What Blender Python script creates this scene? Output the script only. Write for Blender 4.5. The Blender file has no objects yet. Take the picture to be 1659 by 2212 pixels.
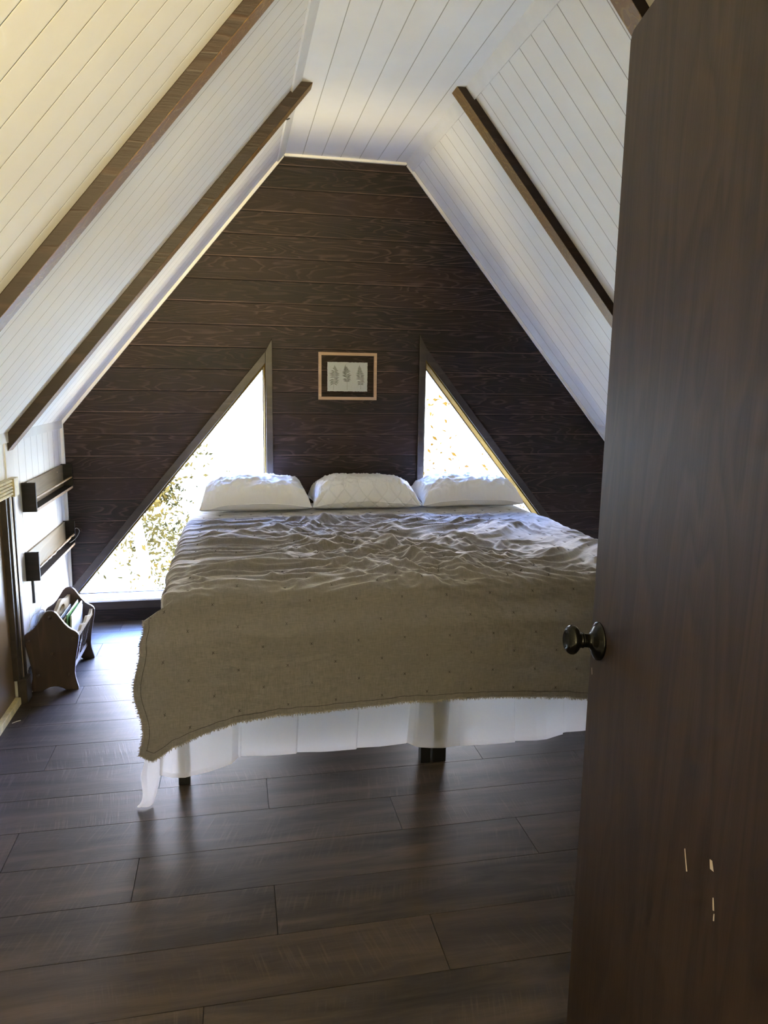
import bpy, math, random
from mathutils import Vector, noise
random.seed(7)
S = bpy.context.scene
COL = S.collection
D = 4.704            # room face of the far gable wall
NEAR = -4.0          # room face of the near gable wall
R = math.radians

# ------------------------------------------------------------------ materials
def mat(name):
    m = bpy.data.materials.new(name); m.use_nodes = True
    nt = m.node_tree; nt.nodes.clear()
    out = nt.nodes.new('ShaderNodeOutputMaterial')
    return m, nt, out

class NT:
    """small helper to wire nodes"""
    def __init__(s, nt): s.nt = nt
    def n(s, typ, **kw):
        nd = s.nt.nodes.new(typ)
        ins = kw.pop('ins', {})
        for k, v in kw.items(): setattr(nd, k, v)
        for k, v in ins.items(): s.set(nd, k, v)
        return nd
    def set(s, nd, k, v):
        sock = nd.inputs[k]
        if hasattr(v, 'is_output') or isinstance(v, bpy.types.NodeSocket): s.nt.links.new(v, sock)
        else: sock.default_value = v
    def m(s, op, a, b=None, c=None, clamp=False):
        nd = s.nt.nodes.new('ShaderNodeMath'); nd.operation = op; nd.use_clamp = clamp
        for i, v in enumerate((a, b, c)):
            if v is not None: s.set(nd, i, v)
        return nd.outputs[0]
    def ramp(s, fac, stops, interp='LINEAR'):
        nd = s.nt.nodes.new('ShaderNodeValToRGB'); nd.color_ramp.interpolation = interp
        el = nd.color_ramp.elements
        while len(el) < len(stops): el.new(.5)
        for e, (p, c) in zip(el, stops):
            e.position = p; e.color = (*c, 1) if len(c) == 3 else c
        s.set(nd, 0, fac); return nd.outputs[0]
    def mix(s, fac, a, b, blend='MIX'):
        nd = s.nt.nodes.new('ShaderNodeMix'); nd.data_type = 'RGBA'; nd.blend_type = blend
        s.set(nd, 0, fac)
        s.set(nd, 6, a if isinstance(a, bpy.types.NodeSocket) else (*a, 1))
        s.set(nd, 7, b if isinstance(b, bpy.types.NodeSocket) else (*b, 1))
        return nd.outputs[2]
    def pos(s): return s.n('ShaderNodeNewGeometry').outputs['Position']
    def obj(s): return s.n('ShaderNodeTexCoord').outputs['Object']
    def sep(s, v):
        nd = s.n('ShaderNodeSeparateXYZ'); s.set(nd, 0, v); return nd.outputs
    def comb(s, x, y, z):
        nd = s.n('ShaderNodeCombineXYZ')
        for i, v in enumerate((x, y, z)): s.set(nd, i, v)
        return nd.outputs[0]
    def noise(s, vec, scale=5., detail=2., rough=.5, dist=0.):
        nd = s.n('ShaderNodeTexNoise')
        s.set(nd, 'Vector', vec); s.set(nd, 'Scale', scale); s.set(nd, 'Detail', detail)
        s.set(nd, 'Roughness', rough); s.set(nd, 'Distortion', dist)
        return nd.outputs[0]
    def scale(s, vec, k):
        nd = s.n('ShaderNodeVectorMath'); nd.operation = 'MULTIPLY'
        s.set(nd, 0, vec); nd.inputs[1].default_value = k; return nd.outputs[0]
    def bump(s, h, strength=.3, dist=.01):
        nd = s.n('ShaderNodeBump'); s.set(nd, 'Height', h)
        nd.inputs['Strength'].default_value = strength; nd.inputs['Distance'].default_value = dist
        return nd.outputs[0]

def principled(T, out, color, rough=.5, normal=None, metallic=0., spec=.5, sheen=0.):
    p = T.n('ShaderNodeBsdfPrincipled')
    T.set(p, 'Base Color', color if isinstance(color, bpy.types.NodeSocket) else (*color, 1))
    T.set(p, 'Roughness', rough); T.set(p, 'Metallic', metallic)
    T.set(p, 'Specular IOR Level', spec)
    if sheen: T.set(p, 'Sheen Weight', sheen); T.set(p, 'Sheen Roughness', .45)
    if normal is not None: T.set(p, 'Normal', normal)
    T.nt.links.new(p.outputs[0], out.inputs[0]); return p

def plain(name, col, rough=.5, metallic=0., spec=.5, nscale=30., var=.12, bump=0.):
    m, nt, out = mat(name); T = NT(nt)
    n = T.noise(T.obj(), nscale, 3., .6)
    f = T.ramp(n, [(.3, tuple(c*(1-var) for c in col)), (.7, tuple(min(1, c*(1+var)) for c in col))])
    nm = T.bump(n, bump, .002) if bump else None
    principled(T, out, f, rough, nm, metallic, spec); return m

def white_boards(name, axis, pitch, phase, col=(.87, .85, .805), seam=(.27, .24, .18)):
    """painted tongue-and-groove boarding: seams at axis = phase + k*pitch"""
    m, nt, out = mat(name); T = NT(nt)
    p = T.pos(); c = T.sep(p)[axis]
    f = T.m('FRACT', T.m('DIVIDE', T.m('SUBTRACT', c, phase - pitch*50 - pitch/2), pitch))
    d = T.m('MULTIPLY', T.m('ABSOLUTE', T.m('SUBTRACT', f, .5)), pitch)      # metres from the seam
    g = T.m('SMOOTH_MIN', T.m('DIVIDE', d, .0023), 1., .2, clamp=True)
    blot = T.noise(p, 6., 3., .6)
    base = T.mix(blot, tuple(v*.95 for v in col), tuple(min(1, v*1.04) for v in col))
    colr = T.mix(T.m('POWER', g, 2.), seam, base)
    nm = T.bump(T.m('ADD', g, T.m('MULTIPLY', T.noise(p, 90., 2.), .04)), .5, .004)
    principled(T, out, colr, .5, nm, 0., .3); return m

def wood(name, base, line, axis=0, freq=11., rough=.45, stretch=9., bump=.25, spec=.4, board=None, across=2, red=None, coord='obj', fine=.5, gscale=1.15, gdist=.25):
    """stained timber with contour grain along `axis`; board=(pitch, phase) cuts it into boards across axis `across`"""
    m, nt, out = mat(name); T = NT(nt)
    v = T.pos() if coord == 'pos' else T.obj()
    s = T.sep(v)
    c = [s[0], s[1], s[2]]
    seed = 0.
    if board:
        q = T.m('DIVIDE', T.m('SUBTRACT', c[across], board[1]), board[0])
        idx = T.m('FLOOR', q); fr = T.m('SUBTRACT', q, idx)
        seed = T.m('MULTIPLY', idx, 3.731)
    k = [stretch]*3; k[axis] = 1.
    comps = [T.m('ADD', T.m('MULTIPLY', c[i], k[i]), T.m('MULTIPLY', seed, .7+.31*i)) for i in range(3)]
    w = T.comb(*comps)
    n1 = T.noise(w, gscale, 2., .42, gdist)
    ct = T.m('FRACT', T.m('MULTIPLY', n1, freq))
    ring = T.ramp(ct, [(0., (0, 0, 0)), (.62, (.12,)*3), (.86, (1, 1, 1)), (.97, (.2,)*3), (1., (0, 0, 0))])
    w2 = T.comb(*[T.m('MULTIPLY', c[i], 1. if i == axis else 30.) for i in range(3)])
    n2 = T.noise(w2, 6., 3., .65)
    fac = T.m('MULTIPLY', ring, T.ramp(T.noise(w, .8, 1.), [(.35, (.25,)*3), (.7, (1, 1, 1))]))
    base2 = T.mix(T.m('MULTIPLY', n2, fine), base, tuple(b*.45 for b in base))
    if red is not None:
        base2 = T.mix(T.ramp(T.noise(T.comb(*[T.m('ADD', T.m('MULTIPLY', c[i], .6), seed) for i in range(3)]), 1.3, 1.), [(.4, (0, 0, 0)), (.62, (1, 1, 1))]), base2, red)
    colr = T.mix(T.m('MULTIPLY', fac, .75), base2, line)
    h = T.m('ADD', T.m('MULTIPLY', ring, .4), T.m('MULTIPLY', n2, .5))
    if board:
        e = T.m('MULTIPLY', T.m('MINIMUM', fr, T.m('SUBTRACT', 1., fr)), board[0])   # metres from joint
        g = T.m('DIVIDE', e, .0035, clamp=True)
        # lit upper lip of each board: highlight painted in as a lighter line
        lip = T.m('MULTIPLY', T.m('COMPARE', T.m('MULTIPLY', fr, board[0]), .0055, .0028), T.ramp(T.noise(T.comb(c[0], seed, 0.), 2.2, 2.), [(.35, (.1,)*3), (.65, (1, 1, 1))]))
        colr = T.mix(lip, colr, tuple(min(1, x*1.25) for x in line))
        colr = T.mix(g, tuple(b*.18 for b in base), colr)
        h = T.m('ADD', h, T.m('MULTIPLY', g, 3.))
    nm = T.bump(h, bump, .003)
    principled(T, out, colr, rough, nm, 0., spec); return m

M = {}
M['ceiling'] = white_boards('white_ceiling_boards', 0, .1136, .436, seam=(.46, .43, .34))
M['slope'] = white_boards('white_slope_boards', 1, .1145, 2.507)
M['knee'] = white_boards('white_knee_wall_boards', 1, .1182, 3.549)
M['white'] = plain('white_paint', (.80, .785, .745), .45, nscale=8., var=.04)
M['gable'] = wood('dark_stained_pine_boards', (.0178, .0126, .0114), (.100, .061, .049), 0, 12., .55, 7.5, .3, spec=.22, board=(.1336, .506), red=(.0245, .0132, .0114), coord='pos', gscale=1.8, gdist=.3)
M['casing'] = wood('stained_window_casing', (.034, .025, .020), (.062, .043, .033), 0, 5., .45, 7., .15)
M['jamb'] = plain('pine_jamb', (.105, .069, .015), .9, spec=.03, nscale=14., var=.25)
M['beam'] = wood('dark_rafter_timber', (.020, .0095, .0065), (.050, .025, .015), 0, 6., .5, 10., .35, .3)
M['beam_under'] = wood('golden_rafter_underside', (.22, .115, .022), (.42, .26, .055), 0, 9., .45, 12., .5, .5)
M['dark_trim'] = plain('dark_stained_trim', (.045, .033, .026), .4, nscale=20., var=.3)
M['shelf'] = wood('dark_shelf_wood', (.018, .014, .0112), (.036, .028, .022), 0, 7., .6, 12., .2, .25)
M['shelf_worn'] = wood('worn_shelf_back', (.20, .145, .075), (.30, .23, .13), 1, 5., .5, 9., .2)
M['shelf_edge'] = plain('pale_board_edge', (.30, .20, .11), .5, nscale=25., var=.3)
M['rack'] = wood('rack_dark_wood', (.060, .040, .030), (.095, .062, .045), 2, 5., .38, 11., .1, .5)
M['rack_pale'] = wood('rack_pale_wood', (.34, .25, .13), (.46, .36, .20), 1, 5., .4, 9., .1)
M['black'] = plain('black_metal', (.010, .010, .011), .35, .0, .5)
M['bronze'] = plain('oil_rubbed_bronze', (.004, .0038, .0036), .2, .0, .22, 12., .2)
M['brass'] = plain('brass_strip', (.62, .50, .34), .35, .6)
M['plastic'] = plain('white_plastic', (.78, .77, .70), .35)
M['cord'] = plain('grey_white_cord', (.42, .42, .42), .5)
M['oak'] = wood('pale_oak_frame', (.42, .27, .16), (.52, .36, .22), 0, 4., .45, 14., .1)
M['paper'] = plain('pressed_fern_paper', (.66, .71, .76), .85, nscale=120., var=.04)
M['fern'] = plain('dried_fern', (.065, .065, .055), .8, nscale=60., var=.3)
M['mattress'] = plain('mattress_ticking', (.72, .71, .68), .9)
M['mag_white'] = plain('magazine_white', (.72, .71, .66), .5)
M['mag_green'] = plain('magazine_green', (.10, .24, .05), .4, nscale=18., var=.7)
M['mag_yellow'] = plain('magazine_cream', (.62, .55, .33), .4, nscale=18., var=.3)
M['mag_grey'] = plain('magazine_grey', (.32, .33, .33), .4, nscale=18., var=.4)
M['knee_door'] = wood('golden_brown_door_ply', (.20, .125, .055), (.26, .17, .08), 2, 4., .35, 8., .08)
M['header'] = plain('golden_header_wood', (.66, .57, .32), .5, nscale=22., var=.25)
M['bark'] = plain('bark', (.30, .27, .23), .9, nscale=20., var=.4)
M['scuff'] = plain('bare_chip', (.55, .47, .42), .8)
M['stitch'] = plain('dark_thread', (.035, .030, .026), .9)

# foreground door veneer
def door_mat():
    m, nt, out = mat('dark_door_veneer'); T = NT(nt)
    s = T.sep(T.obj())
    w = T.comb(T.m('MULTIPLY', s[0], 5.), T.m('MULTIPLY', s[1], 5.), T.m('MULTIPLY', s[2], .8))
    n1 = T.noise(w, 1.5, 2., .5, .4)
    ct = T.m('FRACT', T.m('MULTIPLY', n1, 9.))
    fib = T.noise(T.comb(T.m('MULTIPLY', s[0], 60.), T.m('MULTIPLY', s[1], 60.), T.m('MULTIPLY', s[2], 1.6)), 4., 3., .6)
    c = T.mix(T.m('MULTIPLY', T.ramp(ct, [(0., (.2,)*3), (.7, (1, 1, 1)), (1., (0, 0, 0))]), .7), (.0150, .0066, .0050), (.050, .028, .0185))
    c = T.mix(T.m('MULTIPLY', fib, .45), c, (.010, .0055, .0045))
    principled(T, out, c, T.m('MULTIPLY_ADD', fib, .12, .44), T.bump(fib, .06, .002), 0., .5)
    return m
M['door'] = door_mat()

# floor planks
def floor_mat():
    m, nt, out = mat('dark_laminate_planks'); T = NT(nt)
    sd = T.n('ShaderNodeAttribute', attribute_name='seed').outputs['Fac']
    s = T.sep(T.pos())
    off = T.m('MULTIPLY', sd, 37.)
    w = T.comb(T.m('ADD', T.m('MULTIPLY', s[0], 1.3), off), T.m('ADD', T.m('MULTIPLY', s[1], 9.), off), 0.)
    n1 = T.noise(w, 1.6, 4., .62, .5)
    w2 = T.comb(T.m('ADD', T.m('MULTIPLY', s[0], 4.), off), T.m('MULTIPLY', s[1], 70.), 0.)
    n2 = T.noise(w2, 2.6, 3., .7)
    # saw marks across the plank, slightly slanted
    w3 = T.comb(T.m('ADD', T.m('MULTIPLY', s[0], 60.), T.m('MULTIPLY', s[1], T.m('MULTIPLY_ADD', sd, 40., -20.))), T.m('MULTIPLY', s[1], 3.), off)
    n3 = T.noise(w3, 2.2, 2., .6)
    saw = T.m('MULTIPLY', T.ramp(n3, [(.52, (0, 0, 0)), (.72, (1, 1, 1))]), T.ramp(T.noise(w, .9, 2.), [(.42, (0, 0, 0)), (.62, (1, 1, 1))]))
    c = T.ramp(n1, [(.28, (.016, .0125, .011)), (.48, (.048, .037, .032)), (.72, (.105, .078, .064))])
    c = T.mix(T.m('MULTIPLY', n2, .5), c, (.018, .0145, .012))
    c = T.mix(T.m('MULTIPLY', saw, .45), c, (.12, .092, .073))
    c = T.mix(T.m('MULTIPLY', sd, .5), c, T.mix(.5, c, (.075, .050, .036)))
    h = T.m('ADD', T.m('MULTIPLY', n2, .8), T.m('MULTIPLY', saw, .5))
    r = T.m('MULTIPLY_ADD', n2, .16, .36)
    principled(T, out, c, r, T.bump(h, .25, .002), 0., .25); return m
M['floor'] = floor_mat()
M['floor_gap'] = plain('floor_gap', (.010, .008, .007), .8)

def cloth_mat(name, col, trans=.0, weave=420., wb=.25, rough=.85, sheen=.2, mottle=.18, quilt=False, thin=0.):
    m, nt, out = mat(name); T = NT(nt)
    v = T.obj(); s = T.sep(v)
    a = T.noise(T.comb(T.m('MULTIPLY', s[0], 1.), T.m('MULTIPLY', s[1], .12), T.m('MULTIPLY', s[2], .12)), weave, 2., .6)
    b = T.noise(T.comb(T.m('MULTIPLY', s[0], .12), s[1], s[2]), weave, 2., .6)
    w = T.m('ADD', a, b)
    cr = T.noise(v, 28., 4., .6, .6)
    c = T.mix(T.m('MULTIPLY_ADD', w, 1.6, -1.1, clamp=True), tuple(x*(1-mottle) for x in col), tuple(min(1, x*(1+mottle)) for x in col))
    h = T.m('ADD', T.m('MULTIPLY', w, .5), T.m('MULTIPLY', cr, 1.4))
    if quilt:
        q1 = T.m('ABSOLUTE', T.m('SUBTRACT', T.m('FRACT', T.m('MULTIPLY', T.m('ADD', s[0], T.m('SUBTRACT', s[1], s[2])), 11.)), .5))
        q2 = T.m('ABSOLUTE', T.m('SUBTRACT', T.m('FRACT', T.m('MULTIPLY', T.m('SUBTRACT', s[0], T.m('SUBTRACT', s[1], s[2])), 11.)), .5))
        q = T.m('SUBTRACT', 1., T.m('POWER', T.m('SUBTRACT', 1., T.m('MINIMUM', T.m('SUBTRACT', .5, q1), T.m('SUBTRACT', .5, q2))), 14.))
        h = T.m('ADD', h, T.m('MULTIPLY', q, 3.))
    nm = T.bump(h, wb, .003)
    p = principled(T, out, c, rough, nm, 0., .2, sheen)
    if trans:
        t = T.n('ShaderNodeBsdfTranslucent'); T.set(t, 'Color', c); T.set(t, 'Normal', nm)
        mx = T.n('ShaderNodeMixShader'); mx.inputs[0].default_value = trans
        nt.links.new(p.outputs[0], mx.inputs[1]); nt.links.new(t.outputs[0], mx.inputs[2])
        res = mx.outputs[0]
        if thin:
            tr = T.n('ShaderNodeBsdfTransparent'); m2 = T.n('ShaderNodeMixShader'); m2.inputs[0].default_value = thin
            nt.links.new(res, m2.inputs[1]); nt.links.new(tr.outputs[0], m2.inputs[2]); res = m2.outputs[0]
        nt.links.new(res, out.inputs[0])
    return m
M['linen'] = cloth_mat('natural_linen', (.188, .175, .170), .06, 300., .6, .85, 1.)
M['fringe'] = cloth_mat('frayed_linen', (.33, .30, .255), .3, 300., .2)
M['pillowcase'] = cloth_mat('white_cotton', (.84, .84, .83), .0, 500., .22, .8, .1, .02)
M['quilted_cotton'] = cloth_mat('white_quilted_cotton', (.82, .82, .80), .0, 500., .55, .8, .1, .02, quilt=True)
M['sheer'] = cloth_mat('sheer_white_cotton', (.89, .89, .94), .74, 500., .08, .8, 0., .01, thin=.14)

def glass_mat(name, refl=.06):
    m, nt, out = mat(name); T = NT(nt)
    t = T.n('ShaderNodeBsdfTransparent'); g = T.n('ShaderNodeBsdfGlossy'); g.inputs['Roughness'].default_value = .02
    lw = T.n('ShaderNodeLayerWeight'); lw.inputs[0].default_value = .25
    mx = T.n('ShaderNodeMixShader')
    T.set(mx, 0, T.m('MULTIPLY_ADD', lw.outputs['Fresnel'], .8, refl*.3, clamp=True))
    nt.links.new(t.outputs[0], mx.inputs[1]); nt.links.new(g.outputs[0], mx.inputs[2]); nt.links.new(mx.outputs[0], out.inputs[0])
    return m
M['glass'] = glass_mat('window_glass')

def leaf_mat(name, a, b):
    m, nt, out = mat(name); T = NT(nt)
    c = T.ramp(T.noise(T.obj(), 2.2, 2.), [(.35, a), (.65, b)])
    p = T.n('ShaderNodeBsdfDiffuse'); t = T.n('ShaderNodeBsdfTranslucent')
    T.set(p, 'Color', c); T.set(t, 'Color', c)
    mx = T.n('ShaderNodeMixShader'); mx.inputs[0].default_value = .5
    nt.links.new(p.outputs[0], mx.inputs[1]); nt.links.new(t.outputs[0], mx.inputs[2]); nt.links.new(mx.outputs[0], out.inputs[0])
    return m
M['leaf_green'] = leaf_mat('yellow_green_leaves', (.010, .0100, .0045), (.042, .033, .010))
M['leaf_gold'] = leaf_mat('golden_leaves', (.026, .0145, .0025), (.040, .025, .005))
M['hillside'] = plain('dry_grass_hillside', (.62, .56, .34), .9, nscale=2., var=.2)

# ------------------------------------------------------------------ mesh building
class MB:
    def __init__(s): s.v = []; s.f = []; s.sm = []; s.mi = []
    def add(s, vs, fs, smooth=False, mi=0):
        b = len(s.v); s.v += [tuple(p) for p in vs]
        for f in fs: s.f.append([b+i for i in f]); s.sm.append(smooth); s.mi.append(mi)
        return s
    def box(s, x0, x1, y0, y1, z0, z1, mi=0):
        vs = [(x, y, z) for z in (z0, z1) for y in (y0, y1) for x in (x0, x1)]
        return s.add(vs, [(0,2,3,1), (4,5,7,6), (0,1,5,4), (2,6,7,3), (0,4,6,2), (1,3,7,5)], mi=mi)
    def prism(s, poly, axis, a, b, mi=0, smooth=False):
        """poly: 2-D points in the two other axes; extruded along axis from a to b"""
        def P(p, t):
            if axis == 0: return (t, p[0], p[1])
            if axis == 1: return (p[0], t, p[1])
            return (p[0], p[1], t)
        n = len(poly)
        vs = [P(p, a) for p in poly] + [P(p, b) for p in poly]
        fs = [tuple(range(n)), tuple(reversed(range(n, 2*n)))]
        s.add(vs, fs, mi=mi)
        base = len(s.v) - 2*n
        for i in range(n):
            j = (i+1) % n
            s.f.append([base+i, base+n+i, base+n+j, base+j]); s.sm.append(smooth); s.mi.append(mi)
        return s
    def tube(s, pts, r, n=8, mi=0, caps=True):
        pts = [Vector(p) for p in pts]; rs = r if isinstance(r, (list, tuple)) else [r]*len(pts)
        rings = []
        up = Vector((0, 0, 1))
        for i, p in enumerate(pts):
            t = (pts[min(i+1, len(pts)-1)] - pts[max(i-1, 0)]).normalized()
            a = t.cross(up)
            if a.length < .05: a = t.cross(Vector((1, 0, 0)))
            a.normalize(); b = t.cross(a).normalized()
            rings.append([p + (a*math.cos(2*math.pi*k/n) + b*math.sin(2*math.pi*k/n))*rs[i] for k in range(n)])
        base = len(s.v)
        for rg in rings: s.v += [tuple(q) for q in rg]
        for i in range(len(rings)-1):
            for k in range(n):
                s.f.append([base+i*n+k, base+i*n+(k+1) % n, base+(i+1)*n+(k+1) % n, base+(i+1)*n+k]); s.sm.append(True); s.mi.append(mi)
        if caps:
            s.f.append([base+k for k in reversed(range(n))]); s.sm.append(False); s.mi.append(mi)
            s.f.append([base+(len(rings)-1)*n+k for k in range(n)]); s.sm.append(False); s.mi.append(mi)
        return s
    def lathe(s, prof, origin, axis, n=32, mi=0):
        """prof: (distance along axis, radius)"""
        ax = Vector(axis).normalized(); a = ax.cross(Vector((0, 0, 1)))
        if a.length < .1: a = ax.cross(Vector((1, 0, 0)))
        a.normalize(); b = ax.cross(a).normalized(); o = Vector(origin)
        base = len(s.v)
        for h, r in prof:
            for k in range(n):
                s.v.append(tuple(o + ax*h + (a*math.cos(2*math.pi*k/n) + b*math.sin(2*math.pi*k/n))*max(r, 1e-4)))
        for i in range(len(prof)-1):
            for k in range(n):
                s.f.append([base+i*n+k, base+i*n+(k+1) % n, base+(i+1)*n+(k+1) % n, base+(i+1)*n+k]); s.sm.append(True); s.mi.append(mi)
        s.f.append([base+k for k in range(n)]); s.sm.append(False); s.mi.append(mi)
        s.f.append([base+(len(prof)-1)*n+k for k in range(n)]); s.sm.append(False); s.mi.append(mi)
        return s
    def grid(s, rows, smooth=True, mi=0, close=False):
        base = len(s.v); nr, nc = len(rows), len(rows[0])
        for r_ in rows: s.v += [tuple(p) for p in r_]
        for i in range(nr-1):
            for j in range(nc - (0 if close else 1)):
                k = (j+1) % nc
                s.f.append([base+i*nc+j, base+i*nc+k, base+(i+1)*nc+k, base+(i+1)*nc+j]); s.sm.append(smooth); s.mi.append(mi)
        return s
    def build(s, name, mats, parent=None, bevel=0., origin=None, fix=True):
        me = bpy.data.meshes.new(name)
        o0 = Vector(origin) if origin else Vector((0, 0, 0))
        me.from_pydata([tuple(Vector(p)-o0) for p in s.v], [], s.f)
        for p, sm, mi in zip(me.polygons, s.sm, s.mi): p.use_smooth = sm; p.material_index = mi
        for mm in (mats if isinstance(mats, (list, tuple)) else [mats]): me.materials.append(mm)
        if fix:
            import bmesh
            bm = bmesh.new(); bm.from_mesh(me); bmesh.ops.recalc_face_normals(bm, faces=bm.faces); bm.to_mesh(me); bm.free()
        ob = bpy.data.objects.new(name, me); COL.objects.link(ob)
        ob.location = o0
        if parent is not None:
            ob.parent = parent
            ob.location = o0 - parent.location if not parent.parent else o0 - parent.location - parent.parent.location
        if bevel:
            b = ob.modifiers.new('edge', 'BEVEL'); b.width = bevel; b.segments = 2; b.limit_method = 'ANGLE'; b.angle_limit = R(40)
        return ob

def tag(o, label=None, cat=None, group=None, kind=None):
    if label: o['label'] = label
    if cat: o['category'] = cat
    if group: o['group'] = group
    if kind: o['kind'] = kind
    return o
def thing(name, loc, label, cat, group=None):
    o = bpy.data.objects.new(name, None); COL.objects.link(o); o.location = loc; o.empty_display_size = .1
    return tag(o, label, cat, group)
def struct(o, label=None, cat=None): return tag(o, label, cat, None, 'structure')

# ------------------------------------------------------------------ room section (x, z)
XK, XKR, ZK, ZKR, ZC = -1.012, 2.612, 1.249, 1.0615, 2.84          # knee walls, knee height, ceiling height
CL, CR = .318, 1.082                                  # ceiling edges
def slope_dir(side):
    A, B = (Vector((XK+.002, 0, ZK)), Vector((CL, 0, ZC))) if side < 0 else (Vector((XKR-.012, 0, ZKR)), Vector((CR, 0, ZC)))
    d = (B-A).normalized(); n = Vector((d.z, 0, -d.x))
    if n.z > 0: n = -n
    return A, B, d, n
T_ = .09
# ceiling and slopes are thick slabs outside the room section
struct(MB().box(CL-.1, CR+.1, NEAR, D, ZC, ZC+T_).build('ceiling', M['ceiling']), 'flat white boarded strip of ceiling between the two slopes', 'ceiling')
for side, nm, lab in ((-1, 'ceiling_left', 'white boarded sloping ceiling on the left side'), (1, 'ceiling_right', 'white boarded sloping ceiling on the right side')):
    A, B, d, n = slope_dir(side)
    a0 = A - d*.06; b0 = B + d*.03
    poly = [(a0.x, a0.z), (b0.x, b0.z), (b0.x-n.x*T_, b0.z-n.z*T_), (a0.x-n.x*T_, a0.z-n.z*T_)]
    poly = [(A.x, A.z), (B.x, B.z), (b0.x-n.x*T_, b0.z-n.z*T_), (a0.x-n.x*T_, a0.z-n.z*T_)]
    struct(MB().prism(poly, 1, NEAR, D).build(nm, M['slope']), lab, 'ceiling')
# left knee wall with the opening for the small door
DY0, DY1, DZ = 2.62, 3.535, .975
w = MB()
w.box(XK-.1, XK, DY1, D, -.02, ZK).box(XK-.1, XK, NEAR, DY0, -.02, ZK).box(XK-.1, XK, DY0, DY1, DZ, ZK)
struct(w.build('wall_left', M['knee']), 'low white boarded knee wall under the left slope', 'wall')
struct(MB().box(XKR-.012, XKR+.1, NEAR, D, -.02, ZKR).build('wall_right', M['knee']), 'low white knee wall under the right slope', 'wall')

# far gable wall with two triangular openings
OUT = [(-1.15, -.02), (2.8, -.02), (2.8, 1.00), (1.15, 2.93), (.25, 2.93), (-1.15, 1.20)]
WL = [(.200, .147), (.200, 1.618), (-1.012, .147)]          # opening corners in the wall face (x, z)
WL[2] = (.200-(1.618-.147)/1.213, .147)
WR = [(1.222, .147), (1.222, 1.664), (1.222+(1.664-.147)/1.237, .147)]
def gable():
    import bmesh
    bm = bmesh.new()
    th = .17
    def loop(pts, y):
        vs = [bm.verts.new((p[0], y, p[1])) for p in pts]
        es = [bm.edges.new((vs[i], vs[(i+1) % len(vs)])) for i in range(len(vs))]
        return vs, es
    fr = []; bk = []; E1 = []; E2 = []
    for pts in (OUT, WL, WR):
        v, e = loop(pts, D); fr.append(v); E1 += e
        v, e = loop(pts, D+th); bk.append(v); E2 += e
    bmesh.ops.triangle_fill(bm, use_beauty=True, use_dissolve=False, edges=E1)
    bmesh.ops.triangle_fill(bm, use_beauty=True, use_dissolve=False, edges=E2)
    for a, b in zip(fr, bk):
        for i in range(len(a)):
            j = (i+1) % len(a); bm.faces.new((a[i], a[j], b[j], b[i]))
    bmesh.ops.recalc_face_normals(bm, faces=bm.faces)
    me = bpy.data.meshes.new('wall_far'); bm.to_mesh(me); bm.free(); me.materials.append(M['gable'])
    o = bpy.data.objects.new('wall_far', me); COL.objects.link(o); return o
struct(gable(), 'dark stained horizontal board gable wall behind the bed', 'wall')

# windows: reveal lining, glass, casing boards
GY = D + .125
def window(num, tri, side, label):
    # tri: inner bottom, inner top, outer bottom ; side -1 left, +1 right
    (xi, zb), (_, zt), (xo, _) = tri
    root = MB()
    g = [(xi, zb), (xi, zt), (xo, zb)]
    e = .008
    # slim dark stop frame at the glass
    def inset(k):
        s_ = side
        sl = (zt-zb)/abs(xo-xi); c = math.hypot(1, sl)
        x1 = xi + s_*k; z0 = zb + k
        # hypotenuse moved in by k
        def hz(x): return zt - sl*abs(x-xi) - k*c
        def hx(z): return xi + s_*(zt - k*c - z)/sl
        return [(x1, z0), (x1, hz(x1)), (hx(z0), z0)]
    i1 = inset(.014)
    for a in range(3):
        b = (a+1) % 3
        q = [g[a], g[b], i1[b], i1[a]]
        root.prism(q, 1, GY-.012, GY+.012)
    rt = root.build('window_%d' % num, M['dark_trim'])
    struct(rt, label, 'window')
    MB().add([(p[0], GY, p[1]) for p in g], [(0, 1, 2)]).build('glass', M['glass'], rt, fix=False)
    # reveal lining boards, 8 mm thick, just inside the opening
    r2 = inset(.008)
    for a, nm_, mt in ((0, 'side_jamb', M['jamb']), (1, 'sloping_jamb', M['jamb']), (2, 'sill_board', M['white'])):
        b = (a+1) % 3
        MB().prism([g[a], g[b], r2[b], r2[a]], 1, D-.004, GY-.012).build(nm_, mt, rt)
    # casing boards on the wall face
    k = .046
    sl = (zt-zb)/abs(xo-xi); c = math.hypot(1, sl)
    cw = .042
    # vertical casing
    MB().prism([(xi, zb-.055), (xi-side*cw, zb-.055), (xi-side*cw, zt+.15), (xi, zt+k*c+.0)], 1, D-.019, D).build('side_casing', M['casing'], rt, .002)
    # sloping casing
    h0 = zt + k*c
    xe = xo + side*.02
    ze = zb - sl*.02
    MB().prism([(xi, zt), (xi, h0), (xo+side*(.02+k*c/sl), zb-.02*sl), (xe, ze)], 1, D-.017, D).build('sloping_casing', M['casing'], rt, .002)
    # apron board under the sill
    MB().box(min(xi, xo), max(xi, xo), D-.016, D, zb-.064, zb-.012).build('apron', M['casing'], rt, .002)
    MB().box(min(xi, xo), max(xi, xo), D-.026, D+.004, zb-.012, zb).build('sill_nose', M['white'], rt, .002)
    return rt
window(1, WL, -1, 'left triangular gable window beside the bed')
window(2, WR, 1, 'right triangular gable window behind the bed')

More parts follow.
